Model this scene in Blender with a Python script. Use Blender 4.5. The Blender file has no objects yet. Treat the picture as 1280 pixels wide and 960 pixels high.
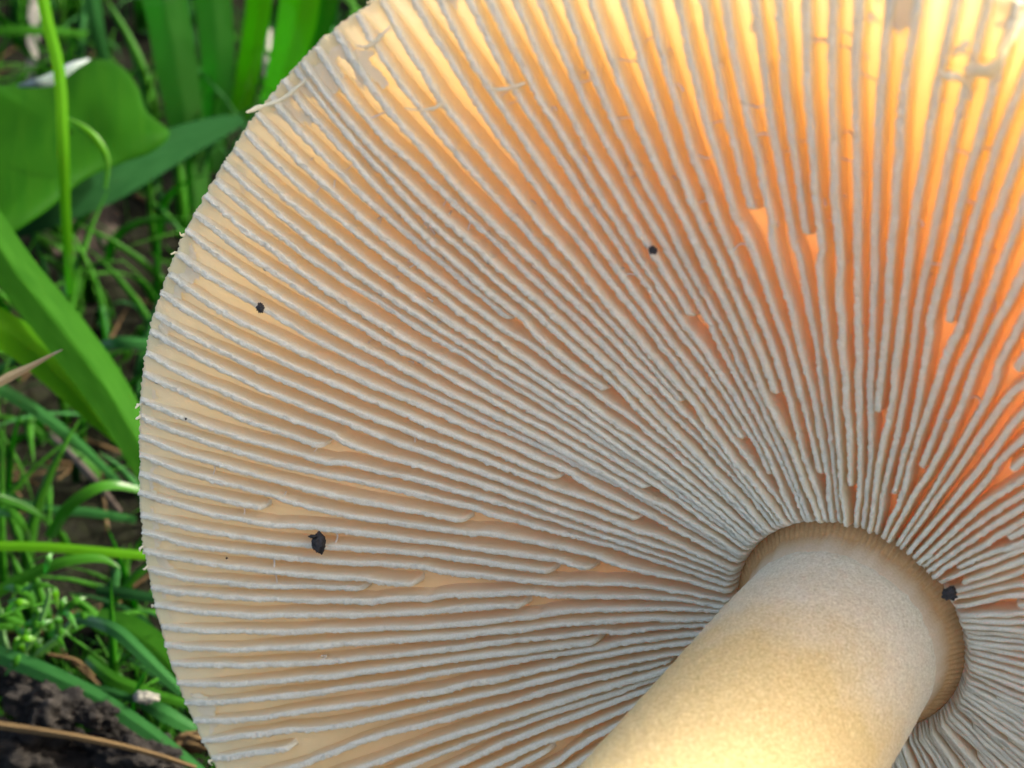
import bpy, math, random
import numpy as np
from mathutils import Matrix, Vector

# ------------------------------------------------------------------ camera
# 1 unit = 1 cm.  Camera 23.6 cm above the ground, pitched 45 degrees down.
S = bpy.context.scene
S.unit_settings.system = 'METRIC'; S.unit_settings.scale_length = 0.01
F = 2970.0; PITCH = math.radians(45); H = 23.6
CP, SP = math.cos(PITCH), math.sin(PITCH)
def c2w(v):
    v = np.asarray(v, float); x, y, z = v[..., 0], v[..., 1], v[..., 2]
    return np.stack([x, SP*y - CP*z, H + CP*y + SP*z], -1)
def d2w(v): return c2w(v) - np.array([0, 0, H])
def ray(p):
    p = np.asarray(p, float)
    return np.stack([(p[..., 0]-640)/F, (480-p[..., 1])/F, -np.ones(p.shape[:-1])], -1)
def at(px, py, d): return c2w(ray([px, py])*d)
def ground_depth(py): return H/(CP*(1-(480-py)/F))

cam = bpy.data.cameras.new('camera'); camo = bpy.data.objects.new('camera', cam)
S.collection.objects.link(camo); S.camera = camo
camo.location = (0, 0, H); camo.rotation_euler = (math.pi/2-PITCH, 0, 0)
cam.sensor_width = 36; cam.lens = 36*F/1280; cam.clip_start = .5; cam.clip_end = 20000
cam.dof.use_dof = True; cam.dof.focus_distance = 22.6; cam.dof.aperture_fstop = .41; cam.dof.aperture_blades = 0

# ------------------------------------------------------------------ light
sun_cam = np.array([.84, .54, .27]); sw = d2w(sun_cam/np.linalg.norm(sun_cam)); sw /= np.linalg.norm(sw)
sun = bpy.data.lights.new('sun', 'SUN'); sun.energy = 2.0; sun.angle = math.radians(.5); sun.color = (1, .95, .86)
suno = bpy.data.objects.new('sun', sun); S.collection.objects.link(suno)
suno.rotation_euler = Vector(sw).to_track_quat('Z', 'Y').to_euler()
W = bpy.data.worlds.new('World'); S.world = W; W.use_nodes = True
wt = W.node_tree; sky = wt.nodes.new('ShaderNodeTexSky'); sky.sky_type = 'NISHITA'; sky.sun_disc = False; sky.air_density = .6; sky.dust_density = 8; sky.ozone_density = .5
sky.sun_elevation = math.asin(sw[2]); sky.sun_rotation = math.atan2(sw[0], sw[1])
bg = wt.nodes['Background']; bg.inputs['Strength'].default_value = .15
wt.links.new(sky.outputs[0], bg.inputs['Color'])
S.view_settings.view_transform = 'Standard'; S.view_settings.look = 'None'
S.view_settings.exposure = 2.4; S.view_settings.gamma = 1
S.render.engine = 'CYCLES'; S.cycles.use_denoising = True
S.cycles.max_bounces = 12; S.cycles.diffuse_bounces = 12; S.cycles.transmission_bounces = 8
S.cycles.sample_clamp_indirect = 8

# ------------------------------------------------------------------ helpers
rng = np.random.default_rng(7); random.seed(7)
def _h(ix, iy, iz, s):
    n = (ix*374761393 + iy*668265263 + iz*2147483647 + s*974634777) & 0xffffffff
    n = ((n ^ (n >> 13))*1274126177) & 0xffffffff
    return ((n ^ (n >> 16)) & 0xffffff)/16777215.0
def vnoise(x, y=0, z=0, s=0):
    x, y, z = np.broadcast_arrays(np.asarray(x, float), np.asarray(y, float), np.asarray(z, float))
    ix, iy, iz = (np.floor(a).astype(np.int64) for a in (x, y, z))
    fx, fy, fz = x-ix, y-iy, z-iz
    fx, fy, fz = (a*a*(3-2*a) for a in (fx, fy, fz))
    r = 0
    for a in (0, 1):
        for b in (0, 1):
            for c in (0, 1):
                r = r + _h(ix+a, iy+b, iz+c, s)*(fx if a else 1-fx)*(fy if b else 1-fy)*(fz if c else 1-fz)
    return r*2-1
def fbm(x, y=0, z=0, s=0, o=4):
    r, a = 0, 1.0
    for i in range(o):
        r = r + a*vnoise(np.asarray(x)*2**i, np.asarray(y)*2**i, np.asarray(z)*2**i, s+i); a *= .5
    return r/2

def mesh(name, V, Q, mat, parent=None, smooth=True, attrs=None, uv=None, mats=None, midx=None, world=True):
    V = np.asarray(V, float).reshape(-1, 3); Q = np.asarray(Q, np.int64)
    if world: V = c2w(V)
    me = bpy.data.meshes.new(name); me.vertices.add(len(V)); me.vertices.foreach_set('co', V.ravel().astype(np.float32))
    k = Q.shape[1]; n = len(Q)
    me.loops.add(n*k); me.loops.foreach_set('vertex_index', Q.ravel().astype(np.int32))
    me.polygons.add(n); me.polygons.foreach_set('loop_start', (np.arange(n)*k).astype(np.int32))
    me.polygons.foreach_set('loop_total', np.full(n, k, np.int32))
    for m in (mats or [mat]): me.materials.append(m)
    if midx is not None: me.polygons.foreach_set('material_index', np.asarray(midx, np.int32))
    me.polygons.foreach_set('use_smooth', np.full(n, smooth))
    for an, av in (attrs or {}).items():
        a = me.attributes.new(an, 'FLOAT', 'POINT'); a.data.foreach_set('value', np.asarray(av, np.float32).ravel())
    if uv is not None:
        l = me.uv_layers.new(name='UVMap'); l.data.foreach_set('uv', np.asarray(uv, np.float32)[Q.ravel()].ravel())
    me.update(); me.validate()
    o = bpy.data.objects.new(name, me); S.collection.objects.link(o)
    if parent is not None: o.parent = parent
    return o
def tag(o, label=None, cat=None, group=None, kind=None):
    for k, v in (('label', label), ('category', cat), ('group', group), ('kind', kind)):
        if v: o[k] = v
    return o
def gridq(nu, nv, wu=False, wv=False, off=0):
    a = np.arange(nu if wu else nu-1); b = np.arange(nv if wv else nv-1)
    A, B = np.meshgrid(a, b, indexing='ij'); A2, B2 = (A+1) % nu, (B+1) % nv
    return np.stack([A*nv+B, A2*nv+B, A2*nv+B2, A*nv+B2], -1).reshape(-1, 4)+off

class N:
    def __init__(s, name):
        s.m = bpy.data.materials.new(name); s.m.use_nodes = True; s.t = s.m.node_tree
        s.t.nodes.clear(); s.out = s.n('OutputMaterial')
    def n(s, t, **k):
        x = s.t.nodes.new('ShaderNode'+t)
        for a, b in k.items():
            if a[0] == '_': x.inputs[a[1:].replace('_', ' ')].default_value = b
            else: setattr(x, a, b)
        return x
    def l(s, a, b): s.t.links.new(a, b)
    def attr(s, nm): return s.n('Attribute', attribute_name=nm).outputs['Fac']
    def noise(s, sc, det=3, rough=.55, vec=None, dist=0):
        x = s.n('TexNoise', _Scale=sc, _Detail=det, _Roughness=rough, _Distortion=dist)
        if vec is None: vec = s.n('TexCoord').outputs['Object']
        s.l(vec, x.inputs['Vector']); return x.outputs['Fac']
    def ramp(s, f, st):
        r = s.n('ValToRGB'); s.l(f, r.inputs[0]); e = r.color_ramp.elements
        while len(e) > 1: e.remove(e[-1])
        e[0].position = st[0][0]; e[0].color = (*st[0][1], 1)
        for p, c in st[1:]: q = e.new(p); q.color = (*c, 1)
        return r.outputs[0]
    def mix(s, f, a, b, mode='MIX'):
        x = s.n('Mix', data_type='RGBA', blend_type=mode)
        for i, v in ((0, f), (6, a), (7, b)):
            if isinstance(v, (int, float)): x.inputs[i].default_value = v
            elif isinstance(v, tuple): x.inputs[i].default_value = (*v, 1)
            else: s.l(v, x.inputs[i])
        return x.outputs[2]
    def math(s, op, a, b=0.0, c=0.0):
        x = s.n('Math', operation=op)
        for i, v in enumerate((a, b, c)):
            if isinstance(v, (int, float)): x.inputs[i].default_value = v
            else: s.l(v, x.inputs[i])
        return x.outputs[0]
    def bump(s, h, st, d=.02, prev=None):
        x = s.n('Bump', _Strength=st, _Distance=d); s.l(h, x.inputs['Height'])
        if prev is not None: s.l(prev, x.inputs['Normal'])
        return x.outputs[0]
    def leaf(s, col, tcol, tw, nrm=None, gloss=.0, rough=.45):
        """diffuse + translucent sheet with an optional glossy coat"""
        d = s.n('BsdfDiffuse'); t = s.n('BsdfTranslucent'); mx = s.n('MixShader')
        for c, nd in ((col, d), (tcol, t)):
            if isinstance(c, tuple): nd.inputs['Color'].default_value = (*c, 1)
            else: s.l(c, nd.inputs['Color'])
            if nrm is not None: s.l(nrm, nd.inputs['Normal'])
        if isinstance(tw, (int, float)): mx.inputs[0].default_value = tw
        else: s.l(tw, mx.inputs[0])
        s.l(d.outputs[0], mx.inputs[1]); s.l(t.outputs[0], mx.inputs[2]); r = mx.outputs[0]
        if gloss:
            g = s.n('BsdfGlossy', _Roughness=rough); m2 = s.n('MixShader'); fr = s.n('Fresnel', _IOR=1.42)
            if nrm is not None: s.l(nrm, g.inputs['Normal'])
            s.l(s.math('MULTIPLY', fr.outputs[0], gloss), m2.inputs[0]); s.l(r, m2.inputs[1]); s.l(g.outputs[0], m2.inputs[2]); r = m2.outputs[0]
        s.l(r, s.out.inputs[0]); return s.m

# ------------------------------------------------------------------ mushroom geometry (camera-frame, cm)
TILT, AZ, B1, B2, R0, AX, AY, DPHI, B3 = (0.7089322348784282, 3.870352982292658, -0.012030216116285934, 0.0650018505283895, 7.009289726255609, 1057.1793442056915, 787.7998005891855, 0.03350591712492962, -0.06695994876675648)
nv = np.array([math.sin(TILT)*math.cos(AZ), math.sin(TILT)*math.sin(AZ), math.cos(TILT)])
e1 = np.cross([0, 0, 1.], nv); e1 /= np.linalg.norm(e1); e2 = np.cross(nv, e1)
APEX = ray([AX, AY])*22.0
def zed(r): return B1*r + B2*r**2 + B3*r**4/100         # height of the gill edges along the stem axis
def disc(phi, r, z, side=0):
    """phi, radius, height along axis, sideways offset -> camera frame"""
    phi, r, z, side = np.broadcast_arrays(phi, r, z, side)
    c, s = np.cos(phi), np.sin(phi)
    x = r*c - side*s; y = r*s + side*c
    return APEX + x[..., None]*e1 + y[..., None]*e2 + z[..., None]*nv
def inv(p):
    d = ray(p); z = np.zeros(d.shape[:-1])
    for _ in range(60):
        C = APEX + z[..., None]*nv
        t = np.sum(C*nv, -1)/(d@nv); P = d*t[..., None]-C
        x, y = P@e1, P@e2; r = np.hypot(x, y); z = .5*z+.5*zed(np.minimum(r, 8))
    return np.arctan2(y, x), r
RP, RW = inv(np.array([(460,5),(400,50),(360,93),(320,140),(290,185),(260,235),(230,290),(205,350),(188,400),(178,450),(173,520),(172,580),(174,640),(178,690),(187,735),(197,775),(212,830),(230,880),(248,920),(265,955)], float))
RP = np.mod(RP, 2*math.pi)
def rim(phi):
    ph = np.mod(phi, 2*math.pi); o = np.argsort(RP); a, b = RP[o], RW[o]
    a = np.concatenate([[a[0]-.6], a, [a[-1]+.6]]); b = np.concatenate([[R0], b, [R0]])
    base = np.interp(ph, a, b, left=R0, right=R0)
    c, s = np.cos(phi), np.sin(phi)
    far = np.clip((np.minimum(np.abs(ph-a[0]), np.abs(ph-a[-1]))), 0, 1)*((ph < a[0]) | (ph > a[-1]))
    return base + .14*far*fbm(c*2, s*2, s=3, o=2) + .016*fbm(c*40, s*40, s=5, o=3) + .028*fbm(c*260, s*260, s=6, o=4)
GR = [0, 1.1, 2, 3, 4, 5, 5.7, 6.2, 6.6, 6.85, 7.0, 8]
GG = [.17, .18, .185, .18, .17, .16, .145, .12, .09, .055, .022, .022]
def depth(r): return np.interp(r, GR, GG)
def ceil_z(r): return zed(r)-depth(r)
def top_z(t):   # dome, t = r/rim
    return zed(7.0*np.minimum(t, 1)) - depth(7*t) - np.interp(t, [0, .2, .45, .7, .85, .93, .975, 1], [2.5, 2.35, 1.85, 1.15, .66, .38, .17, .012])

# gill directions read off the photograph
left = [124,155,194,228,256,287,310,330,355,381,400,426,455,475,496,514,536,555,582,596,614,631,651,666,686,704,720,738,755,768,792,809,826,849,867,885,907,927,952]
top = [407,437,479,516,557,595,620,656,680,702,731,759,785,819,845,877,904,927,956,985,1014,1037,1064,1101,1128,1163,1204,1234,1276]
right = [185,247,355,410,460,490,530,562,587,608,628]
pth = np.array([(400, y) for y in left[::-1]]+[(x, 130) for x in top]+[(1270, y) for y in right], float)
gp = np.unwrap(inv(pth)[0]); sgn = np.sign(gp[-1]-gp[0])
g2 = np.convolve(np.pad(gp, 2, mode='reflect', reflect_type='odd'), np.ones(5)/5, 'valid'); gp = .45*gp+.55*g2
span = 2*math.pi-abs(gp[-1]-gp[0]); k = int(round(span/.0345))
PHI = np.concatenate([gp, gp[-1]+sgn*(np.arange(1, k)+rng.uniform(-.22, .22, k-1))*span/k])
NG = len(PHI)

# ------------------------------------------------------------------ materials: mushroom
m = N('gill_cream'); ed = m.attr('edge')
n1 = m.ramp(m.noise(52, 3, .8), [(.3, (0,)*3), (.7, (1,)*3)]); n2 = m.noise(1.6, 3); n3 = m.noise(160, 2, .7)
c = m.mix(ed, m.mix(n2, (.95, .88, .60), (.97, .92, .68)), m.mix(n1, (.76, .74, .52), (1, .98, .80)))
bp = m.bump(n3, .3, .004, m.bump(n1, .7, .010))
GILL = m.leaf(c, m.mix(ed, (.96, .78, .44), (.97, .88, .64)), m.math('MULTIPLY_ADD', ed, -.40, .64), bp)

m = N('cap_flesh'); rr = m.attr('rad'); n2 = m.noise(3, 4)
c = m.ramp(rr, [(0, (.60, .28, .05)), (.38, (.80, .58, .25)), (.75, (.92, .79, .42)), (.95, (.97, .90, .54))])  # orange inward and yellow at the margin: sun glow through the cap painted in
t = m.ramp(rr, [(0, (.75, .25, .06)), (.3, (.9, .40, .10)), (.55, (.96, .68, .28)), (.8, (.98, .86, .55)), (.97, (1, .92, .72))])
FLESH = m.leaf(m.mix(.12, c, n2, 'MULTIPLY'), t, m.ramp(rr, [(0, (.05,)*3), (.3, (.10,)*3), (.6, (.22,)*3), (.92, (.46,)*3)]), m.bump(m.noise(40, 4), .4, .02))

m = N('cap_skin'); rr = m.attr('rad'); n2 = m.noise(2, 4)
c = m.ramp(rr, [(0, (.62, .07, .012)), (.55, (.75, .14, .015)), (.85, (.85, .32, .04)), (1, (.9, .62, .25))])
t = m.ramp(rr, [(0, (.5, .04, .003)), (.3, (.8, .10, .005)), (.55, (.95, .22, .008)), (.75, (1, .42, .03)), (.9, (1, .68, .20)), (1, (1, .88, .66))]); c = m.mix(m.n('NewGeometry').outputs['Backfacing'], c, (.90, .84, .70))
SKIN = m.leaf(m.mix(.2, c, n2, 'MULTIPLY'), t, m.ramp(rr, [(0, (.35,)*3), (.9, (.62,)*3)]), m.bump(m.noise(12, 4), .15, .02), gloss=.8, rough=.3)

m = N('stem_yellow'); zz = m.attr('along')
n1 = m.ramp(m.noise(34, 4, .85), [(.36, (0,)*3), (.68, (1,)*3)]); n2 = m.noise(2.2, 4, .6); n3 = m.noise(60, 3, .8)
low = m.mix(n1, (.56, .41, .15), (.92, .78, .40)); hi = m.mix(n1, (.70, .64, .42), (.99, .95, .76))
f = m.math('ADD', zz, m.math('MULTIPLY', m.math('SUBTRACT', n2, .5), .45))
c = m.mix(m.ramp(f, [(.18, (0,)*3), (.62, (1,)*3)]), hi, low)
c = m.mix(.55, c, m.ramp(n3, [(.35, (.55, .50, .38)), (.55, (.95, .93, .88)), (.7, (1, 1, 1))]), 'MULTIPLY')
p = m.n('BsdfPrincipled'); m.l(c, p.inputs['Base Color']); p.inputs['Roughness'].default_value = .8
p.inputs['Subsurface Weight'].default_value = .15; p.inputs['Subsurface Radius'].default_value = (.5, .3, .12); p.inputs['Subsurface Scale'].default_value = .5
m.l(m.bump(n3, .6, .008, m.bump(n1, .5, .012)), p.inputs['Normal']); m.l(p.outputs[0], m.out.inputs[0]); STEM = m.m

m = N('collar_brown'); n1 = m.noise(45, 4, .7)
COLLAR = m.leaf(m.mix(m.ramp(m.attr('rad'), [(.50, (0,)*3), (.98, (.8,)*3)]), m.mix(n1, (.36, .19, .06), (.62, .40, .18)), m.mix(n1, (.70, .62, .40), (.92, .86, .64))), (.5, .25, .08), .1, m.bump(n1, .6, .02))
m = N('veil_cream'); n1 = m.noise(40, 4, .7)
VEIL = m.leaf(m.mix(n1, (.84, .76, .5), (.98, .92, .70)), (1, .9, .62), .4, m.bump(n1, .5, .02))
m = N('cross_vein_cream'); VEIN = m.leaf((.86, .82, .72), (.9, .8, .6), .4)
m = N('black_soil'); n1 = m.noise(60, 4)
p = m.n('BsdfPrincipled'); m.l(m.mix(n1, (.006, .005, .004), (.03, .024, .018)), p.inputs['Base Color']); p.inputs['Roughness'].default_value = .55
m.l(m.bump(n1, .8, .02), p.inputs['Normal']); m.l(p.outputs[0], m.out.inputs[0]); SPECK = m.m

# ------------------------------------------------------------------ mushroom
root = bpy.data.objects.new('mushroom', None); S.collection.objects.link(root)
base_cam = APEX + 8.8*nv
tag(root, 'large pale gilled mushroom with orange cap and thick yellow stem, seen from below', 'mushroom')

NP = 1800; ph = np.linspace(0, 2*math.pi, NP, endpoint=False); Rr = rim(ph)
tt = np.concatenate([np.linspace(0.001, .9, 36), np.linspace(.915, 1, 12)])
T, P_ = np.meshgrid(tt, ph, indexing='ij')
und = .05*fbm(np.cos(P_)*3*T, np.sin(P_)*3*T, s=11)
Vt = disc(P_, T*Rr[None], top_z(T)+und*(1-T)); nt = len(tt)
tb = np.concatenate([np.linspace(.12, .9, 46), np.linspace(.91, 1, 22)])
T2, P2 = np.meshgrid(tb, ph, indexing='ij'); R2 = T2*Rr[None]
# membrane folds near the margin
fold = .035*np.clip((T2-.86)/.08, 0, 1)*fbm(np.cos(P2)*26, np.sin(P2)*26, T2*14, s=21, o=3)*np.clip((1.0-T2)/.03, 0, 1)
Vb = disc(P2, R2, ceil_z(7*T2)+fold)
V = np.concatenate([Vt.reshape(-1, 3), Vb.reshape(-1, 3)])
q1 = gridq(nt, NP, wv=True)[:, ::-1]
t_ = Vt.reshape(-1, 3)[q1[5*NP]]
if np.dot(np.cross(t_[1]-t_[0], t_[2]-t_[1]), nv) > 0: q1 = q1[:, ::-1]
if 1: q1 = q1
q2 = gridq(len(tb), NP, wv=True, off=nt*NP)
a0 = (nt-1)*NP+np.arange(NP); b0 = nt*NP+(len(tb)-1)*NP+np.arange(NP)
q3 = np.stack([a0, np.roll(a0, -1), np.roll(b0, -1), b0], -1)
Qc = np.concatenate([q1, q2, q3]); mi = np.concatenate([np.zeros(len(q1)), np.ones(len(q2)), np.ones(len(q3))])
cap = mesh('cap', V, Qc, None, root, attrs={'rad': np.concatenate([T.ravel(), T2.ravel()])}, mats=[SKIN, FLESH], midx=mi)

# inner ends of the short gills seen in the photograph
ends = [(635,905),(840,830),(655,762),(888,796),(745,798),(583,650),(520,728),(455,746),(360,928),(405,561),(765,487),(650,395),(872,400),(850,508),(975,497),(1022,598),(1095,520),(1112,622),(1062,612),(1185,410),(1270,470),(1262,592),(690,718),(935,268),(1015,300),(330,640),(925,555),(1250,915),(740,715),(700,600),(800,650),(960,600)]
ep, er = inv(np.array(ends, float))
rin = np.where(rng.random(NG) < .28, rng.uniform(1.25, 2.3, NG), 1.13)
rin = np.where(rng.random(NG) < .04, rng.uniform(2.3, 5.4, NG), rin)
used = set()
for a, b in zip(ep, er):
    dd = np.abs(np.angle(np.exp(1j*(PHI-a)))); i = int(np.argmin(dd))
    if i in used: i = int(np.argsort(dd)[1])
    used.add(i); rin[i] = max(b, 1.2)
for i in sorted(used):
    for j in (i-1, (i+1) % NG):
        if j not in used: rin[j] = 1.13
for i in range(1, NG):        # long gills between the short ones
    if rin[i] > 1.2 and rin[i-1] > 1.2 and i not in used and rng.random() < .7: rin[i] = 1.13

# gills spread out to fill the room left where a short neighbour ends
RS = np.arange(7.3, 1.0, -.05); PH = np.zeros((NG, len(RS))); cur = PHI.copy()*sgn
order = np.argsort(cur)
for k, r_ in enumerate(RS):
    if r_ < 6.3:
        act = [i for i in order if rin[i]-.1 < r_]; a = cur[act]; nx = np.roll(a, -1).copy(); pv = np.roll(a, 1).copy()
        nx[-1] += 2*math.pi; pv[0] -= 2*math.pi
        cur[act] = a+(.24 if r_ < 5 else .10)*((nx+pv)/2-a)
    PH[:, k] = cur
PH = PH*sgn
def gill(i):
    phi = PHI[i]; ri = rin[i]; ro = float(rim(np.array([phi]))[0])-.012
    # visible gills get more stations
    pm = disc(phi, 4.0, zed(4.0)); px = 640-F*pm[0]/pm[2]; py = 480+F*pm[1]/pm[2]
    vis = -150 < px < 1450 and -250 < py < 1150
    n = int((ro-ri)*(46 if vis else 9))+8
    r = np.linspace(ri, ro, n)
    wob = .022*vnoise(r*.8, i*7.3, s=31)+.010*vnoise(r*3.1, i*3.7, s=32)
    we = (.032+.007*vnoise(r*2.2, i*5.1, s=33))*np.clip(.45+r/6, .5, 1.05)
    we = we*(1+.08*vnoise(r*12, i*1.7, s=34)+.08*vnoise(r*40, i*1.7, s=34))
    jag = .005*vnoise(r*24, i*2.3, s=35)+.006*vnoise(r*7, i*9.1, s=36)
    top = zed(r)+jag+.03*vnoise(np.array([i*1.37]), s=40)[0]*np.clip((6.6-r)/1.5, 0, 1)
    bot = ceil_z(7*np.minimum(r/(ro+.05), 1))-.04
    # end profile: blunt for short gills, running down to the stem for long ones
    s = np.clip((r-ri)/(.08 if ri > 1.2 else .10), 0, 1); endf = np.sqrt(np.clip(1-(1-s)**2, 0, 1))
    top = bot+.04+(top-bot-.04)*(endf if ri > 1.2 else .35+.65*endf)
    we = we*(.35+.65*endf)
    h = top-bot
    mth = .017*np.clip(.5+r/5, .5, 1.1)
    # membrane fading at the margin
    mar = np.clip((ro-r)/.25, 0, 1); we = we*(.55+.45*mar); phr = np.interp(r, RS[::-1], PH[i][::-1])
    lv = [0, .10, .35, .70, .88, .955, .99, 1.0]
    wd = [mth*4.6, mth*3.5, mth*2.5, mth*1.9, .75*we+.25*mth, we*.88, we*.62, we*0]
    prof, eat = [], []
    jt = rng.uniform(-.007, .007, (n,))+.003*vnoise(r*40, i*6.1, s=37)
    for L, w_ in zip(lv, wd): prof.append((bot+h*L, -w_+jt*(L > .9), L))
    for L, w_ in list(zip(lv, wd))[-2::-1]: prof.append((bot+h*L, w_+jt*(L > .9), L))
    lean = .10*vnoise(np.array([i*.61]), s=41)[0]+.05*vnoise(r*.7, i*4.4, s=42)
    Z = np.stack([p[0] for p in prof], 1); Sd = np.stack([p[1] for p in prof], 1)
    Lw = np.array([p[2] for p in prof])
    Sd = Sd+wob[:, None]+lean[:, None]*(Z-bot[:, None])*.35
    Z = Z+rng.normal(0, .006, Z.shape)*(Lw > .9)[None]
    Vg = disc(np.repeat(phr[:, None], Z.shape[1], 1), np.repeat(r[:, None], Z.shape[1], 1), Z, Sd)
    kk = len(prof)
    qs = gridq(n, kk)
    # caps at both ends
    capq = []
    for st, fl in ((0, False), ((n-1)*kk, True)):
        for j in range(kk//2):
            f4 = [st+j, st+j+1, st+kk-2-j, st+kk-1-j]
            if f4[1] != f4[2] : capq.append(f4[::-1] if fl else f4)
    if capq: qs = np.concatenate([qs, np.array(capq)])
    hcm = h[:, None]*(1-Lw[None])
    e = np.clip(1-hcm/.075, 0, 1)
    return mesh('gill', Vg, qs, GILL, cap, attrs={'edge': e})
for i in range(NG): gill(i)

# cross veins between neighbouring gills
vv, vq = [], []
def strip(pts, w, nrm, th):
    """small flat thread: pts camera frame (n,3), half-width w"""
    n = len(pts); off = sum(len(a) for a in vv)
    tg = np.gradient(pts, axis=0); tg /= np.linalg.norm(tg, axis=1)[:, None]
    sd = np.cross(tg, nrm); sd /= np.linalg.norm(sd, axis=1)[:, None]+1e-9
    w = np.broadcast_to(w, (n,))[:, None]
    ring = np.stack([pts-sd*w, pts+nrm*th, pts+sd*w, pts-nrm*th*3], 1)
    vv.append(ring.reshape(-1, 3)); q = gridq(n, 4, wv=True, off=off); vq.append(q)
    vq.append(np.array([[off+3, off+2, off+1, off]])); e = off+(n-1)*4; vq.append(np.array([[e, e+1, e+2, e+3]]))
for j in range(170):
    i = int(rng.integers(len(left)-6, len(gp)-1)) if rng.random() < .75 else int(rng.integers(0, len(gp)-1))
    r = rng.uniform(4.0, 6.6) if rng.random() < .8 else rng.uniform(2.5, 5)
    if max(rin[i], rin[i+1]) > r: continue
    a, b = PHI[i], PHI[i+1]
    if rng.random() < .55: b = a+(b-a)*rng.uniform(.2, .5)
    u = np.linspace(0, 1, 7); rr_ = r+rng.uniform(-.06, .06)*u+.03*rng.normal()*np.sin(u*math.pi)
    zz_ = zed(rr_)-.03-.05*np.sin(u*math.pi)*rng.uniform(.3, 2)
    q_ = (b-a)/(PHI[i+1]-PHI[i]); a, b = (np.interp(r, RS[::-1], PH[j_][::-1]) for j_ in (i, i+1)); b = a+(b-a)*q_
    strip(disc(a+(b-a)*u, rr_, zz_), .005+.008*rng.random()*(1-.6*np.sin(u*math.pi)), nv, .008)
tag(mesh('cross_vein', np.concatenate(vv), np.concatenate(vq), VEIN, cap), kind='stuff')

# thin creamy film, torn into rags, joining the gills near the rim
fp = np.linspace(gp.min()-.05, gp.max()+.05, 2300); fr = np.linspace(0, 1, 64); FP, FR = np.meshgrid(fp, fr, indexing='ij')
fro = rim(fp)[:, None]; Rf = 4.6+(fro-.01-4.6)*FR; cx_, cy_ = np.cos(FP)*Rf, np.sin(FP)*Rf
ang = np.interp(FP, [gp.min()-.05, gp.min()+1.2, gp.min()+2.0, gp.max()+.05] , [.10, .0, -.06, -.05] if sgn < 0 else [.0, .0, -.05, .1])
dens = fbm(cx_*1.5, cy_*1.5, s=101, o=3)*.55+fbm(cx_*6, cy_*6, s=102, o=4)*.45
keep = dens > np.interp(fro-Rf, [0, .12, .35, .7, 1.4, 2.3], [-.25, .0, .22, .40, .9, .9])
Zf = zed(Rf)-.045+.03*fbm(cx_*5, cy_*5, s=103, o=3)-.02*(fro-Rf < .1)
Vf = disc(FP, Rf, Zf); Vf2 = disc(FP, Rf, Zf-.014)
q = gridq(len(fp), 64); kq = keep.ravel()[q].all(1); q = q[kq]; n_ = keep.size
Vall = np.concatenate([Vf.reshape(-1, 3), Vf2.reshape(-1, 3)]); q = np.concatenate([q, q[:, ::-1]+n_])
ids, inv_ = np.unique(q, return_inverse=True)
tag(mesh('veil_film', Vall[ids], inv_.reshape(-1, 4), VEIL, cap), kind='stuff')

# torn shreds of veil
def tube(name, pts, rad, mat, parent, flat=1.0, sides=10, lab=None, nrm=nv, lump=.5, seed=0):
    pts = np.asarray(pts, float); n0 = len(pts); u = np.linspace(0, n0-1, n0*8)
    P = np.stack([np.interp(u, np.arange(n0), pts[:, i]) for i in range(3)], 1)
    ker = np.ones(7)/7; Pp = np.pad(P, ((3, 3), (0, 0)), 'edge'); P = np.stack([np.convolve(Pp[:, i], ker, 'valid') for i in range(3)], 1)
    rd = np.interp(u, np.arange(n0), rad)
    tg = np.gradient(P, axis=0); tg /= np.linalg.norm(tg, axis=1)[:, None]
    sd = np.cross(tg, nrm); sd /= np.linalg.norm(sd, axis=1)[:, None]; up = np.cross(sd, tg)
    th = np.linspace(0, 2*math.pi, sides, endpoint=False)
    rr = rd[:, None]*(1+lump*vnoise(np.arange(len(P))[:, None]*.35, th[None]*1.2, s=50+seed))
    V = P[:, None]+(np.cos(th)[None]*rr)[..., None]*sd[:, None]+(np.sin(th)[None]*rr*flat)[..., None]*up[:, None]
    n = len(P); V = np.concatenate([V.reshape(-1, 3), P[:1], P[-1:]])
    q = gridq(n, sides, wv=True)
    k = np.arange(sides); c0 = np.stack([(k+1) % sides, k, np.full(sides, n*sides), np.full(sides, n*sides)], -1)
    c1 = np.stack([k, (k+1) % sides, np.full(sides, n*sides+1), np.full(sides, n*sides+1)], -1)+np.array([(n-1)*sides, (n-1)*sides, 0, 0])
    tri = np.concatenate([q[:, [0, 1, 2]], q[:, [0, 2, 3]], c0[:, :3], c1[:, :3]])
    o = mesh(name, V, tri, mat, parent)
    if lab: o['label'] = lab
    return o
def onsurf(px, py, lift=.02):
    a, b = inv(np.array([[px, py]], float)); p = disc(a, b, zed(b)+lift)[0]; return p
tube('veil_shred', [onsurf(318,134,.14), onsurf(330,130,.10), onsurf(345,126,.08), onsurf(360,120,.05), onsurf(376,106,.02), onsurf(384,97,.0)], [.008,.022,.02,.018,.014,.006], VEIL, cap, .35, seed=1, lab='thin curled shred sticking out past the cap rim')
tube('veil_shred', [onsurf(446,56,.03), onsurf(462,58,.04), onsurf(474,50,.05), onsurf(484,38,.05), onsurf(492,30,.03)], [.005,.018,.02,.016,.007], VEIL, cap, .35, seed=2)
tube('veil_shred', [onsurf(1176,86,.10), onsurf(1192,88,.12), onsurf(1204,94,.06), onsurf(1209,106,.0), onsurf(1210,130,-.04)], [.012,.032,.03,.022,.014], VEIL, cap, .4, seed=3)
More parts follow.
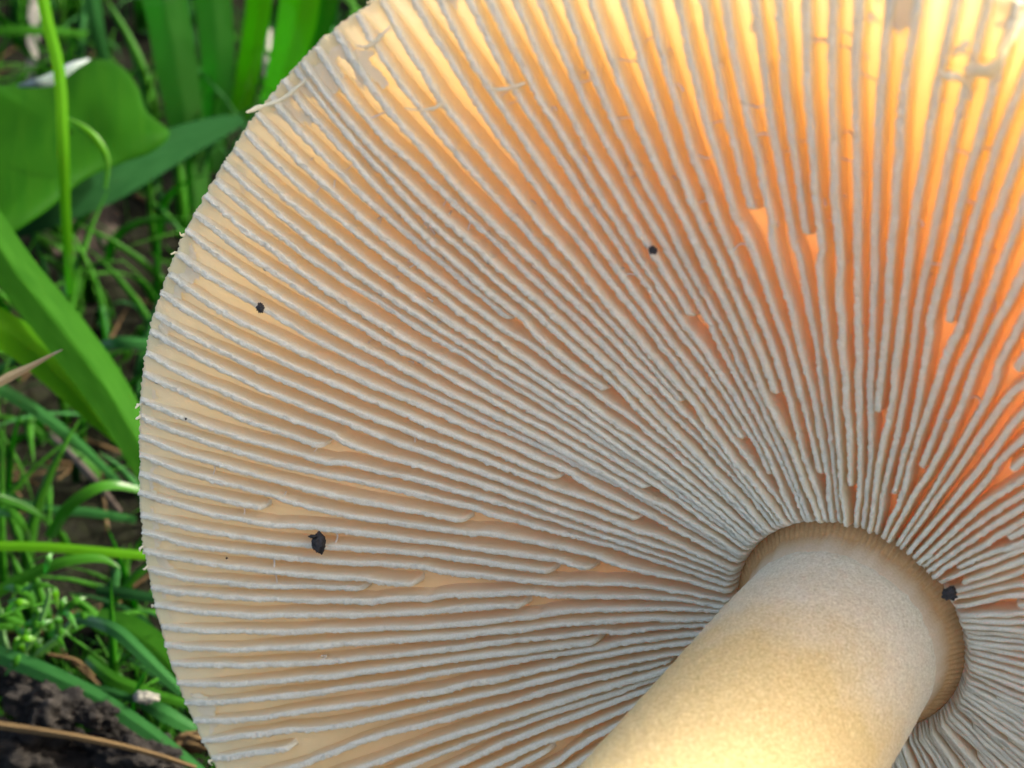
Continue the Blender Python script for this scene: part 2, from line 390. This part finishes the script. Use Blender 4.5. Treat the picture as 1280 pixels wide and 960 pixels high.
tube('veil_shred', [onsurf(1206,88,.02), onsurf(1222,86,.05), onsurf(1240,82,.10), onsurf(1256,68,.15), onsurf(1268,48,.2), onsurf(1280,30,.2), onsurf(1290,5,.15)], [.03,.055,.05,.03,.022,.026,.03], VEIL, cap, .4, seed=4, lab='thick torn shred bridging two gills near the cap rim')
tube('veil_shred', [onsurf(1190,66,.04), onsurf(1204,60,.04), onsurf(1212,50,.02)], [.006,.03,.02], VEIL, cap, .35, seed=5)
tube('veil_shred', [onsurf(506,134,.03), onsurf(530,136,.04), onsurf(550,132,.05), onsurf(558,124,.04)], [.006,.01,.016,.012], VEIL, cap, .35, seed=6)
tube('veil_shred', [onsurf(612,110,.03), onsurf(634,110,.04), onsurf(652,104,.04), onsurf(660,102,.03)], [.007,.016,.014,.01], VEIL, cap, .35, seed=7)

# small pale flakes standing on the rim
for j in range(16):
    a = gp.min()+rng.uniform(.0, .75)*(gp.max()-gp.min()) if sgn > 0 else gp.max()-rng.uniform(0, .75)*(gp.max()-gp.min())
    rr0 = float(rim(np.array([a]))[0]); P0 = disc(a, rr0-.03, zed(7.)-.01); P1 = disc(a+rng.uniform(-.006, .006), rr0+rng.uniform(0, .012), zed(7.)+rng.uniform(0, .03)); P2 = disc(a+rng.uniform(-.012, .012), rr0+rng.uniform(0, .022), zed(7.)+rng.uniform(0, .05))
    tube('rim_flake', [P0, P1, P2], [.016, .014, .005], VEIL, cap, .35, sides=6, seed=j)

# stem
zs = np.concatenate([np.linspace(-.25, .5, 34), np.linspace(.52, 4, 170), np.linspace(4.1, 9, 40)]); th = np.linspace(0, 2*math.pi, 420, endpoint=False)
Z, TH = np.meshgrid(zs, th, indexing='ij')
rs = np.interp(zs, [-.25, 0, .12, .3, .8, 3, 6, 8, 8.6, 9], [.90, .94, .955, .975, 1.0, 1.065, 1.15, 1.25, 1.15, .5])[:, None]
rs = rs*(1+.012*fbm(np.cos(TH)*2, np.sin(TH)*2, Z*.6, s=60))+.010*fbm(np.cos(TH)*14, np.sin(TH)*14, Z*9, s=61)
bend = .012*np.clip(Z, 0, 9)**2
stemV = disc(TH, rs, Z)+bend[..., None]*(np.array([-.3, -.6, 0]))[None, None]*.4
V = np.concatenate([stemV.reshape(-1, 3), disc(0, 0, 9.05)[None]+.012*81*np.array([-.3, -.6, 0])*.4])
q = gridq(len(zs), 420, wv=True)[:, ::-1]; last = (len(zs)-1)*420; k = np.arange(420)
tri = np.concatenate([q[:, [0, 1, 2]], q[:, [0, 2, 3]], np.stack([last+(k+1) % 420, last+k, np.full(420, len(V)-1)], -1)])
stem = mesh('stem', V, tri, STEM, root, attrs={'along': np.append(np.clip(Z.ravel()/3.2, 0, 1), 1)})
# brown striate collar where the gills meet the stem
nth = 1600; th = np.linspace(0, 2*math.pi, nth, endpoint=False)
us = np.linspace(0, 1, 20); U, TH = np.meshgrid(us, th, indexing='ij')
rc = np.interp(U, [0, .25, .5, .75, 1], [1.165, 1.09, 1.02, .985, .95])+.012*fbm(np.cos(TH)*6, np.sin(TH)*6, s=70)
zc = np.interp(U, [0, .25, .5, .75, 1], [-.12, -.06, .03, .16, .34])
str_ = np.sin(TH*118+2.2*fbm(np.cos(TH)*9, np.sin(TH)*9, s=71))*.5+.5
zc = zc+.026*str_*(.4+.9*(vnoise(np.cos(TH)*14, np.sin(TH)*14, s=73)*.5+.5))*np.sin(np.clip(U*1.5, 0, 1)*math.pi)+.012*fbm(np.cos(TH)*40, np.sin(TH)*40, U*5, s=72)
mesh('collar', disc(TH, rc, zc), gridq(20, nth, wv=True)[:, ::-1], COLLAR, stem, attrs={'rad': U+.12*fbm(np.cos(TH)*9, np.sin(TH)*9, s=74)})

# black crumbs
def lump(name, c, rad, mat, seed, parent=None, sq=(1, 1, 1), rough=.35, sub=3, axis=None):
    import bmesh
    bm = bmesh.new(); bmesh.ops.create_icosphere(bm, subdivisions=sub, radius=1)
    v = np.array([x.co[:] for x in bm.verts]); f = np.array([[x.index for x in p.verts] for p in bm.faces]); bm.free()
    v = v*(1+rough*fbm(v[:, 0]*2.3, v[:, 1]*2.3, v[:, 2]*2.3+seed*9.37, s=80+seed, o=5))[:, None]*2**0
    v = v*np.array(sq)*rad
    return mesh(name, v+c, f, mat, parent)
for (x, y, r, sq, lab) in [(328, 383, .034, (1, 1.3, .8), 'black soil crumb stuck to the gills near the left rim of the cap'),
                      (818, 311, .032, (1.1, 1, .8), 'small black soil crumb on the gills in the upper middle'),
                      (401, 676, .082, (.75, 1.15, .7), 'largest black soil crumb, on the lower left gills'),
                      (1187, 742, .06, (1.05, .95, .8), 'round black soil crumb at the right edge of the stem collar'),
                      (233, 523, .010, (1, 1, 1), 'tiny dark speck near the left rim of the cap, level with the lowest grass tips'),
                      (284, 697, .010, (1, 1, 1), 'tiny dark speck left of the largest soil crumb')]:
    p = onsurf(x, y, .03 if r > .02 else .01) if x != 1187 else ray([1187, 742])*20.95
    o = lump('soil_crumb', p, r, SPECK, int(x) % 17, sq=sq, rough=.75, sub=4)
    tag(o, lab, 'crumb', 'black crumbs on the mushroom')
o = lump('soil_crumb', onsurf(394, 668, .04), .03, SPECK, 5, sq=(1.4, .6, .7), rough=.8); tag(o, 'small black crumb touching the upper left of the largest soil crumb', 'crumb', 'black crumbs on the mushroom')
# ------------------------------------------------------------------ materials: ground and plants
def grass_mat(name, a, b, t, tw=.45, gloss=.06, streak=1.0):
    m = N(name); uvn = m.n('UVMap'); mp = m.n('Mapping'); m.l(uvn.outputs[0], mp.inputs[0]); mp.inputs['Scale'].default_value = (14, .9, 1)
    s = m.noise(2.0, 4, .6, mp.outputs[0]); big = m.noise(.7, 3)
    c = m.mix(m.ramp(s, [(.35, (0,)*3), (.65, (1,)*3)]), a, b)
    c = m.mix(.35*streak, c, big, 'MULTIPLY')
    w = m.n('TexWave', wave_type='BANDS', bands_direction='X', _Scale=1.0); mp2 = m.n('Mapping'); mp2.inputs['Scale'].default_value = (6, 0, 0)
    m.l(uvn.outputs[0], mp2.inputs[0]); m.l(mp2.outputs[0], w.inputs['Vector'])
    return m.leaf(c, m.mix(s, t, tuple(x*.7 for x in t)), tw, m.bump(w.outputs['Fac'], .10, .01), gloss=gloss, rough=.5)
G_MID = grass_mat('grass_green', (.016, .080, .004), (.034, .135, .010), (.06, .34, .006))
G_BRIGHT = grass_mat('grass_yellow_green', (.045, .16, .004), (.075, .22, .006), (.16, .52, .004), .55)
G_LIGHT = grass_mat('grass_light_green', (.035, .13, .02), (.06, .20, .035), (.10, .50, .03), .5)
G_DARK = grass_mat('grass_dark', (.006, .030, .008), (.012, .048, .014), (.02, .11, .012), .35, .0)
G_BLUE = grass_mat('grass_blue_green', (.012, .065, .012), (.028, .115, .028), (.04, .24, .02), .35)
STRAW = grass_mat('dry_straw', (.30, .22, .10), (.50, .40, .22), (.5, .38, .18), .2, .12)
STRAWD = grass_mat('dead_stalk', (.045, .028, .012), (.13, .09, .04), (.1, .06, .03), .1, .12)
HAY = grass_mat('pale_dry_blade', (.14, .14, .11), (.26, .26, .22), (.25, .24, .2), .25, .12)
DEAD = grass_mat('dead_leaf_brown', (.03, .024, .018), (.08, .065, .05), (.08, .05, .03), .1, .05)
SHEEN = grass_mat('leaf_edge_sheen', (.09, .13, .10), (.14, .18, .16), (.1, .2, .1), .2, .2)  # silvery sheen on the leaf fold, painted as a pale colour
LEAFM = grass_mat('broad_leaf_green', (.010, .060, .003), (.018, .080, .004), (.035, .26, .003), .55, .03)

m = N('dark_humus'); n1 = m.noise(1.1, 6, .7); n2 = m.noise(7, 5, .7)
c = m.mix(n2, m.ramp(n1, [(.3, (.002, .0018, .0015)), (.6, (.008, .006, .004)), (.8, (.02, .018, .007))]), m.ramp(n2, [(.4, (.004, .006, .002)), (.8, (.016, .022, .005))]))
p = m.n('BsdfPrincipled'); m.l(c, p.inputs['Base Color']); p.inputs['Roughness'].default_value = .9; p.inputs['Specular IOR Level'].default_value = .1
m.l(m.bump(n2, .8, .15), p.inputs['Normal']); m.l(p.outputs[0], m.out.inputs[0]); SOIL = m.m
m = N('soil_clod'); n1 = m.noise(5, 6, .75)
p = m.n('BsdfPrincipled'); m.l(m.ramp(n1, [(.4, (.003, .0025, .002)), (.6, (.012, .010, .007)), (.75, (.05, .045, .04))]), p.inputs['Base Color']); p.inputs['Roughness'].default_value = .7; p.inputs['Specular IOR Level'].default_value = .15
m.l(m.bump(n1, .9, .1), p.inputs['Normal']); m.l(p.outputs[0], m.out.inputs[0]); CLOD = m.m

# ------------------------------------------------------------------ ground: one sheet to the horizon (world frame)
def gz(x, y):
    d = np.hypot(x, y-16)
    f = np.clip(1-d/400, 0, 1)
    z = f*(.55*fbm(x*.22, y*.22, s=90, o=3)+.28*fbm(x*1.1, y*1.1, s=91, o=4)+.12*np.abs(fbm(x*4, y*4, s=92, o=3)))
    z = z-.9*np.exp(-(((x-2.5)/7)**2+((y-15.5)/2.2)**2))      # hollow pressed by the cap
    return z-.25+f*0
s_ = np.linspace(-1, 1, 560); gx = 22*s_+3200*np.abs(s_)**9*np.sign(s_)
X, Y = np.meshgrid(gx, gx+18, indexing='ij')
o = mesh('ground', np.stack([X, Y, gz(X, Y)], -1), gridq(560, 560), SOIL, world=False); tag(o, kind='structure')

def ribbon(pts, wid, fold=.25, twist=0., nseg=None, cup=0.):
    """leaf blade from camera-frame centre line; wid = half width in cm. returns V(camera), Q, uv"""
    pts = np.asarray(pts, float); n0 = len(pts); n = nseg or n0*7
    u0 = np.arange(n0); u = np.linspace(0, n0-1, n)
    # Catmull-Rom
    i = np.clip(np.floor(u).astype(int), 0, n0-2); t = (u-i)[:, None]
    p0 = pts[np.maximum(i-1, 0)]; p1 = pts[i]; p2 = pts[i+1]; p3 = pts[np.minimum(i+2, n0-1)]
    P = .5*((2*p1)+(-p0+p2)*t+(2*p0-5*p1+4*p2-p3)*t**2+(-p0+3*p1-3*p2+p3)*t**3)
    w = np.interp(u, u0, wid)[:, None]
    tg = np.gradient(P, axis=0); tg /= np.linalg.norm(tg, axis=1)[:, None]
    view = P/np.linalg.norm(P, axis=1)[:, None]*-1
    sd = np.cross(tg, view); sd /= np.linalg.norm(sd, axis=1)[:, None]+1e-9; nr = np.cross(sd, tg)
    a = twist*np.linspace(-.5, 1, n)[:, None]
    s2 = sd*np.cos(a)+nr*np.sin(a); n2 = nr*np.cos(a)-sd*np.sin(a)
    k = np.array([-1, -.55, -.12, 0, .12, .55, 1.]); dz = -np.abs(k)*fold+.06*(np.abs(k) < .2)
    th = .006+.012*(1-k**2)
    top = P[:, None]+s2[:, None]*(k[None]*w)[..., None]+n2[:, None]*((dz[None])*w)[..., None]
    bot = top-n2[:, None]*np.minimum(th[None], w*.18)[..., None]
    ring = np.concatenate([top, bot[:, ::-1]], 1); kk = 14
    V = ring.reshape(-1, 3); Q = gridq(n, kk, wv=True)
    caps = [[(6-j), (6-j)-1, 7+j+1, 7+j] for j in range(6)]; caps = np.array(caps)
    caps0 = np.array([[j, j+1, 12-j, 13-j] for j in range(6)])
    Q = np.concatenate([Q, caps0[:, ::-1], caps0+(n-1)*kk])
    uu = np.concatenate([(k+1)/2, (k[::-1]+1)/2]); uv = np.stack(np.broadcast_arrays(uu[None], np.linspace(0, 1, n)[:, None]*6), -1).reshape(-1, 2)
    return V, Q, uv
def C(px, py, d): return ray([px, py])*d
def blade(name, pts, wpx, mat, lab, cat='grass blade', group='grass blades left of the mushroom', fold=.25, twist=0.):
    P = [C(*p) for p in pts]; w = [x*.5*p[2]/F for x, p in zip(wpx, pts)]
    V, Q, uv = ribbon(P, w, fold, twist)
    o = mesh(name, V, Q, mat, uv=uv); o.data.set_sharp_from_angle(angle=math.radians(48)); return tag(o, lab, cat, group)
gd = ground_depth
BL = [
 ([(188,-60,33),(205,0,34),(222,90,35),(236,180,36),(246,270,36.6),(250,330,36.8)], [52,54,52,44,38,30], G_LIGHT, 'wide upright grass blade in front at the top, ending behind the cap rim', .18, .1),
 ([(262,-50,35),(266,0,35.5),(272,80,36.2),(266,160,37),(262,230,37.3)], [46,46,42,38,34], G_LIGHT, 'wide light blade standing just right of the widest upright blade', .12, -.15),
 ([(326,-40,35),(322,20,35.6),(310,90,36.4),(300,150,37)], [34,32,30,26], G_BRIGHT, 'bright yellow green upright blade, second from the cap rim at the top', .2, .2),
 ([(378,-50,34),(372,20,34.8),(356,80,35.6),(338,140,36.4)], [52,50,44,34], G_BRIGHT, 'broad green blade touching the cap rim at the top', .3, -.2),
 ([(412,-50,35),(408,0,35.4),(396,50,36),(380,100,36.6)], [30,30,28,24], G_MID, 'green blade nearest the cap where the rim leaves the top of the picture', .2, 0),
 ([(48,-30,31.5),(60,30,31.4),(74,90,31.2),(79,180,31.2),(82,260,31.6),(86,330,32.2),(88,370,33)], [16,15,15,15,13,12,9], G_BRIGHT, 'long thin yellow green blade crossing in front of the broad round leaf', .3, 0),
 ([(112,-20,36),(120,30,36.3),(132,80,36.8)], [22,20,14], G_BLUE, 'short blue green blade above the broad round leaf', .25, 0),
 ([(45,-20,38),(42,40,38),(38,110,38)], [15,15,12], HAY, 'pale grey dry blade at the top left', .2, 0),
 ([(-20,40,36),(40,38,36),(110,42,36.3)], [12,12,6], G_MID, 'thin green blade lying level at the top left corner', .2, 0),
 ([(-20,278,34),(60,254,33.6),(140,222,34),(220,180,34.8),(280,156,35.6),(306,150,36)], [66,60,56,44,26,8], G_DARK, 'wide dark blade slanting up behind the widest upright blade', .35, .2),
 ([(-30,262,29.2),(20,340,29.4),(80,415,29.7),(135,490,30),(185,575,30.2),(215,640,30.4)], [48,54,58,54,46,38], G_MID, 'wide long blade slanting down from the left edge to the cap rim', .42, .1),
 ([(-30,395,29.5),(30,430,29.9),(85,484,30.1),(125,528,30.3),(150,556,30.4)], [50,46,34,18,2], G_BRIGHT, 'yellow green blade tapering to a point below the wide slanting blade', .2, 0),
 ([(-25,472,29.8),(40,510,30.3),(95,552,30.8),(150,605,31.4)], [16,16,13,9], G_BLUE, 'narrow blue green blade below the pointed yellow green one', .3, 0),
 ([(-20,682,28.9),(60,684,29),(130,690,29.1),(200,696,29.3)], [12,12,12,10], G_BRIGHT, 'level bright green blade running into the lower cap rim', .3, 0),
 ([(-20,750,28.8),(30,722,28.7),(80,702,28.6),(125,698,28.7),(150,710,28.9)], [15,15,13,10,2], G_MID, 'arched blade with bent tip under the level bright green blade', .3, .3),
 ([(62,672,30),(84,636,29.7),(112,614,29.6),(140,606,29.7),(175,612,30)], [14,15,14,12,8], G_MID, 'arching blade curling over above the level bright green blade', .25, .5),
 ([(-15,644,30),(12,640,29.8),(28,656,29.8),(38,676,30)], [10,12,10,6], G_MID, 'small hooked blade at the left edge', .25, .12),
 ([(-20,812,28.2),(50,838,28),(120,872,27.9),(190,918,27.8),(270,985,27.7)], [22,24,22,20,20], G_BLUE, 'longest blue green blade slanting across the bottom left corner', .35, .1),
 ([(86,774,28.6),(120,778,28.3),(150,792,28.1),(188,828,28),(228,866,28)], [8,14,18,17,12], G_BLUE, 'kinked blade bending down toward the cap rim near the bottom', .45, .1),
 ([(120,772,29.2),(160,788,29),(195,812,28.9),(222,845,28.9)], [26,40,40,26], G_MID, 'broad dark blade behind the kinked one at the lower rim', .15, -.3),
 ([(108,822,28.8),(140,848,28.5),(185,866,28.4),(236,880,28.4)], [12,18,15,10], G_MID, 'short blade passing under the kinked blade', .3, .2),
 ([(100,856,28.6),(140,866,28.4),(180,878,28.3)], [9,13,6], G_BLUE, 'short blade lying just above the longest blue green blade', .3, 0),
 ([(176,876,28.2),(206,892,28.1),(246,914,28.2)], [14,22,14], G_BLUE, 'stubby blade close to the brown leaf scrap at the lower rim', .3, .3),
 ([(120,738,29.4),(160,742,29.3),(205,750,29.3)], [12,14,10], G_DARK, 'dark level blade disappearing behind the lower cap rim', .3, 0),
 ([(110,440,32),(150,428,31.6),(200,432,31.6)], [12,16,12], G_BLUE, 'soft blade between the wide slanting blade and the rim', .3, .2),
 ([(-10,615,31),(50,636,30.8),(110,640,30.8),(170,650,30.9)], [10,12,12,9], G_BLUE, 'thin blue green blade behind the arching one', .3, 0),
 ([(150,230,37),(165,290,36.4),(150,340,35.8),(120,400,35)], [16,18,16,12], G_BLUE, 'hazy blue blade hanging down right of the long thin blade', .3, .3),
]
for pts, w, mat, lab, fo, tw in BL: blade('grass_blade', pts, w, mat, lab, fold=fo*.5, twist=tw)
blade('dry_grass_tip', [(-25,492,26.5),(10,472,26.4),(40,457,26.3),(62,445,26.2),(78,437,26.1)], [9,12,7,4,1], STRAW, 'pale dry pointed grass tip poking in from the left edge', 'dry grass', 'dry stalks', .4)
blade('dead_stalk', [(-25,903,27.4),(30,911,27.3),(90,920,27.2),(150,932,27.2),(200,945,27.2),(245,960,27.2)], [11,11,9,8,7,6], STRAWD, 'brown dry stalk lying across dark soil in the bottom left corner', 'dry grass', 'dry stalks', .5)
blade('dead_stalk', [(336,36,37.4),(334,80,37.2),(338,120,37)], [8,9,14], HAY, 'thin pinkish dry stalk between the two bright blades near the top rim', 'dry grass', 'dry stalks', .4)
blade('dead_stalk', [(60,818,28.9),(95,826,28.8),(118,846,28.7)], [5,6,4], STRAWD, 'short thin brown stalk curving over the soil clod', 'dry grass', 'dry stalks', .4)
blade('dead_stalk', [(60,540,32),(110,590,31.4),(150,640,31)], [7,10,8], DEAD, 'brown rotten stalk in the shade behind the pointed blade', 'dry grass', 'dry stalks', .4)

# broad round leaf
def outline_leaf(name, poly, d, tilt, mat, lab, cat, group=None, th=.03, curl=.0):
    """filled leaf: polar grid from centre to outline, gently domed"""
    poly = np.array(poly, float); c = poly.mean(0); n = 64; a = np.arange(len(poly)+1)
    pp = np.vstack([poly, poly[:1]]); u = np.linspace(0, len(poly), n, endpoint=False)
    i = u.astype(int); L = len(poly); t = (u-i)[:, None]
    p0, p1, p2, p3 = poly[(i-1) % L], poly[i % L], poly[(i+1) % L], poly[(i+2) % L]
    E = .5*((2*p1)+(-p0+p2)*t+(2*p0-5*p1+4*p2-p3)*t**2+(-p0+3*p1-3*p2+p3)*t**3)
    k = np.linspace(0.02, 1, 12)[:, None, None]; XY = c+(E-c)[None]*k
    rel = (XY-c)/100; dz = tilt[0]*rel[..., 0]+tilt[1]*rel[..., 1]+curl*(k[..., 0]**4)+.12*(vnoise(XY[..., 0]*.02, XY[..., 1]*.02, s=3))
    D = d+dz; V1 = ray(XY)*D[..., None]; V2 = ray(XY)*(D+th)[..., None]
    V = np.concatenate([V1.reshape(-1, 3), V2.reshape(-1, 3)]); q = gridq(12, n, wv=True); m_ = 12*n
    e = 11*n+np.arange(n); q3 = np.stack([e, np.roll(e, -1), np.roll(e, -1)+m_, e+m_], -1)
    f0 = np.arange(n)[::-1]
    uv = np.stack([XY[..., 0]/120, XY[..., 1]/120], -1).reshape(-1, 2); uv = np.vstack([uv, uv])
    return tag(mesh(name, V, np.concatenate([q[:, ::-1], q+m_, q3]), mat, uv=uv), lab, cat, group)
lf = outline_leaf('round_leaf', [(-60,112),(0,106),(45,104),(80,90),(112,74),(148,80),(172,108),(184,140),(212,166),(190,190),(150,205),(105,225),(60,262),(0,300),(-60,320)], 33.2, (.0, -1.2), LEAFM, 'broad round dark green leaf with pale folded upper edge at the top left', 'leaf', curl=.25)
V, Q, uv = ribbon([C(22,108,32.9),C(42,105,32.6),C(66,98,32.6),C(90,82,32.7),C(112,73,32.9)], [.02,.06,.09,.07,.02], .3, .8)
mesh('folded_edge', V, Q, SHEEN, lf, uv=uv)
V, Q, uv = ribbon([C(84,150,32.4),C(104,160,32.3),C(122,176,32.3),C(134,200,32.5),C(132,235,32.9)], [.03,.05,.05,.04,.02], .3, .2)
tag(mesh('grass_blade', V, Q, G_BRIGHT, uv=uv), 'small hooked yellow green blade lying on the broad round leaf', 'grass blade', 'grass blades left of the mushroom')

outline_leaf('dead_leaf', [(62,262),(100,250),(140,258),(160,290),(148,326),(110,345),(70,330),(52,296)], 36.0, (.3, -1.0), DEAD, 'flat grey brown dead leaf in the shade below the broad round leaf', 'dead leaf')
# little leafy weed at the lower left
wd = bpy.data.objects.new('leafy_weed', None); S.collection.objects.link(wd); tag(wd, 'small leafy light green weed growing at the lower left edge', 'weed')
def part_leaf(a, b, wpx, d, mat, tw):
    n_ = 5; pts = [C(a[0]+(b[0]-a[0])*t, a[1]+(b[1]-a[1])*t-6*math.sin(t*math.pi), d-.15*math.sin(t*math.pi)) for t in np.linspace(0, 1, n_)]
    w = [x*wpx*.5*d/F for x in (.3, .9, 1, .7, .06)]
    V, Q, uv = ribbon(pts, w, .15, tw, nseg=14); o = mesh('leaf', V, Q, mat, wd, uv=uv); o.data.set_sharp_from_angle(angle=math.radians(48)); return o
for k_ in range(30):
    cx, cy = random.gauss(42, 36), random.gauss(785, 34)
    if cx > 118 or cy > 860 or cy < 715: cx, cy = random.uniform(0, 90), random.uniform(745, 820)
    a_ = random.uniform(0, 2*math.pi); l_ = random.uniform(28, 50)
    part_leaf((cx, cy), (cx+l_*math.cos(a_), cy+l_*.7*math.sin(a_)), random.uniform(7, 11), 28.3+random.uniform(-.2, .5), random.choice([G_BRIGHT, G_MID, G_MID, G_LIGHT]), random.uniform(-.8, .8))
for pts in ([(10,838),(40,800),(60,750),(58,728)], [(30,830),(70,800),(95,770)], [(20,840),(5,800),(0,760)]):
    V, Q, uv = ribbon([C(x, y, 28.7) for x, y in pts], [.05, .045, .035, .015][:len(pts)], .9); mesh('stem', V, Q, G_MID, wd, uv=uv)

# soil clods, leaf scrap
for i_, (x, y, r, d, sq, lab) in enumerate([(58,885,.36,28.0,(1.2,.9,1),'round dark soil clod between the weed and the dry brown stalk'),
        (120,893,.2,27.9,(1.3,.8,1),'smaller dark clod right of the round one, under the longest blue green blade'),
        (150,925,.28,28.2,(1.5,.7,1),'flat dark clod touching the dry brown stalk'),
        (30,948,.5,28.3,(1.6,.8,1),'large black clod in the bottom left corner below the stalk'),
        (180,948,.3,27.9,(1.5,.8,1),'black clod at the bottom edge beside the cap rim'),
        (20,845,.26,28.8,(1.3,.8,1),'brownish clod at the left edge under the weed')]):
    o = lump('soil_clod', C(x, y, d), r, CLOD, 20+i_, sq=sq, rough=.9, sub=5); tag(o, lab, 'soil clod', 'soil clods at the bottom left')
o = lump('leaf_scrap', C(250, 926, 28.0), .26, STRAWD, 31, sq=(1.1, .45, .5), rough=.9, sub=4); tag(o, 'crumpled brown leaf scrap against the lower cap rim', 'dead leaf')
o = lump('leaf_scrap', C(183, 872, 27.9), .13, HAY, 33, sq=(1.2, .5, .5), rough=.9, sub=4); tag(o, 'small pale scrap caught on the stubby blades', 'dead leaf')

# uncountable short grass, moss and litter (one mass each), world frame
def mass(name, n, area, hgt, wid, mat, seed, lab, cat, lean=.6, flat=0., keep=None):
    r_ = np.random.default_rng(seed); x = r_.uniform(area[0], area[1], n); y = r_.uniform(area[2], area[3], n)
    if keep is not None: kf = keep(x, y); x, y = x[kf], y[kf]; n = len(x)
    z = gz(x, y); a = r_.uniform(0, 2*math.pi, n); h = hgt*r_.uniform(.35, 1.3, n); w = wid*r_.uniform(.5, 1.4, n)
    le = lean*r_.uniform(.2, 1.6, n); t = np.linspace(0, 1, 7)[None]
    hx = (le*h)[:, None]*t**1.7; hz = h[:, None]*(t*(1-flat)-np.minimum(.9, le*.45)[:, None]*t**2.4*(1-flat))+.02
    bend = (r_.normal(0, .25, n)*h)[:, None]*t**2
    cx = x[:, None]+np.cos(a)[:, None]*hx-np.sin(a)[:, None]*bend; cy = y[:, None]+np.sin(a)[:, None]*hx+np.cos(a)[:, None]*bend; cz = z[:, None]+hz
    b = a+math.pi/2+r_.uniform(-.9, .9, n); ww = w[:, None]*(1-t**2.2)*.5+.004
    ox, oy = np.cos(b)[:, None]*ww, np.sin(b)[:, None]*ww
    V = np.stack([np.stack([cx-ox, cy-oy, cz], -1), np.stack([cx, cy, cz+ww*.35], -1), np.stack([cx+ox, cy+oy, cz], -1), np.stack([cx, cy, cz-.01], -1)], 2)
    q = gridq(7, 4, wv=True); Q = (q[None]+(np.arange(n)*28)[:, None, None]).reshape(-1, 4)
    uv = np.stack(np.broadcast_arrays(np.array([0, .5, 1, .5])[None, None], (t[0]*3)[None, :, None]+r_.uniform(0, 9, n)[:, None, None]), -1).reshape(-1, 2)
    return tag(mesh(name, V.reshape(-1, 3), Q, mat, world=False, uv=uv), lab, cat, kind='stuff')
away = lambda x, y: (np.hypot((x-3)/9.5, (y-15)/4.2) > 1) | (x < -7.2)
mass('short_grass', 6000, (-26, 24, 13, 44), 2.2, .17, G_MID, 1, 'mass of short green grass covering the ground behind the cap', 'grass', keep=away)
mass('short_grass', 1800, (-26, 24, 12, 44), 1.6, .11, G_DARK, 2, 'darker low grass between the green blades', 'grass', keep=away)
mass('short_grass', 900, (-26, 24, 17, 44), 2.6, .16, G_BLUE, 3, 'bluish grass mixed through the turf', 'grass', keep=away)
mass('moss', 7000, (-16, -3, 11, 19), .45, .04, G_MID, 4, 'fine yellow green moss and seedlings over the soil', 'moss', lean=.8, keep=lambda x, y: fbm(x*.5, y*.5, s=5) > -.1)
mass('plant_litter', 400, (-18, 12, 11, 36), 1.6, .07, STRAWD, 5, 'scattered dry brown litter on the soil', 'litter', lean=1.6, flat=.85)
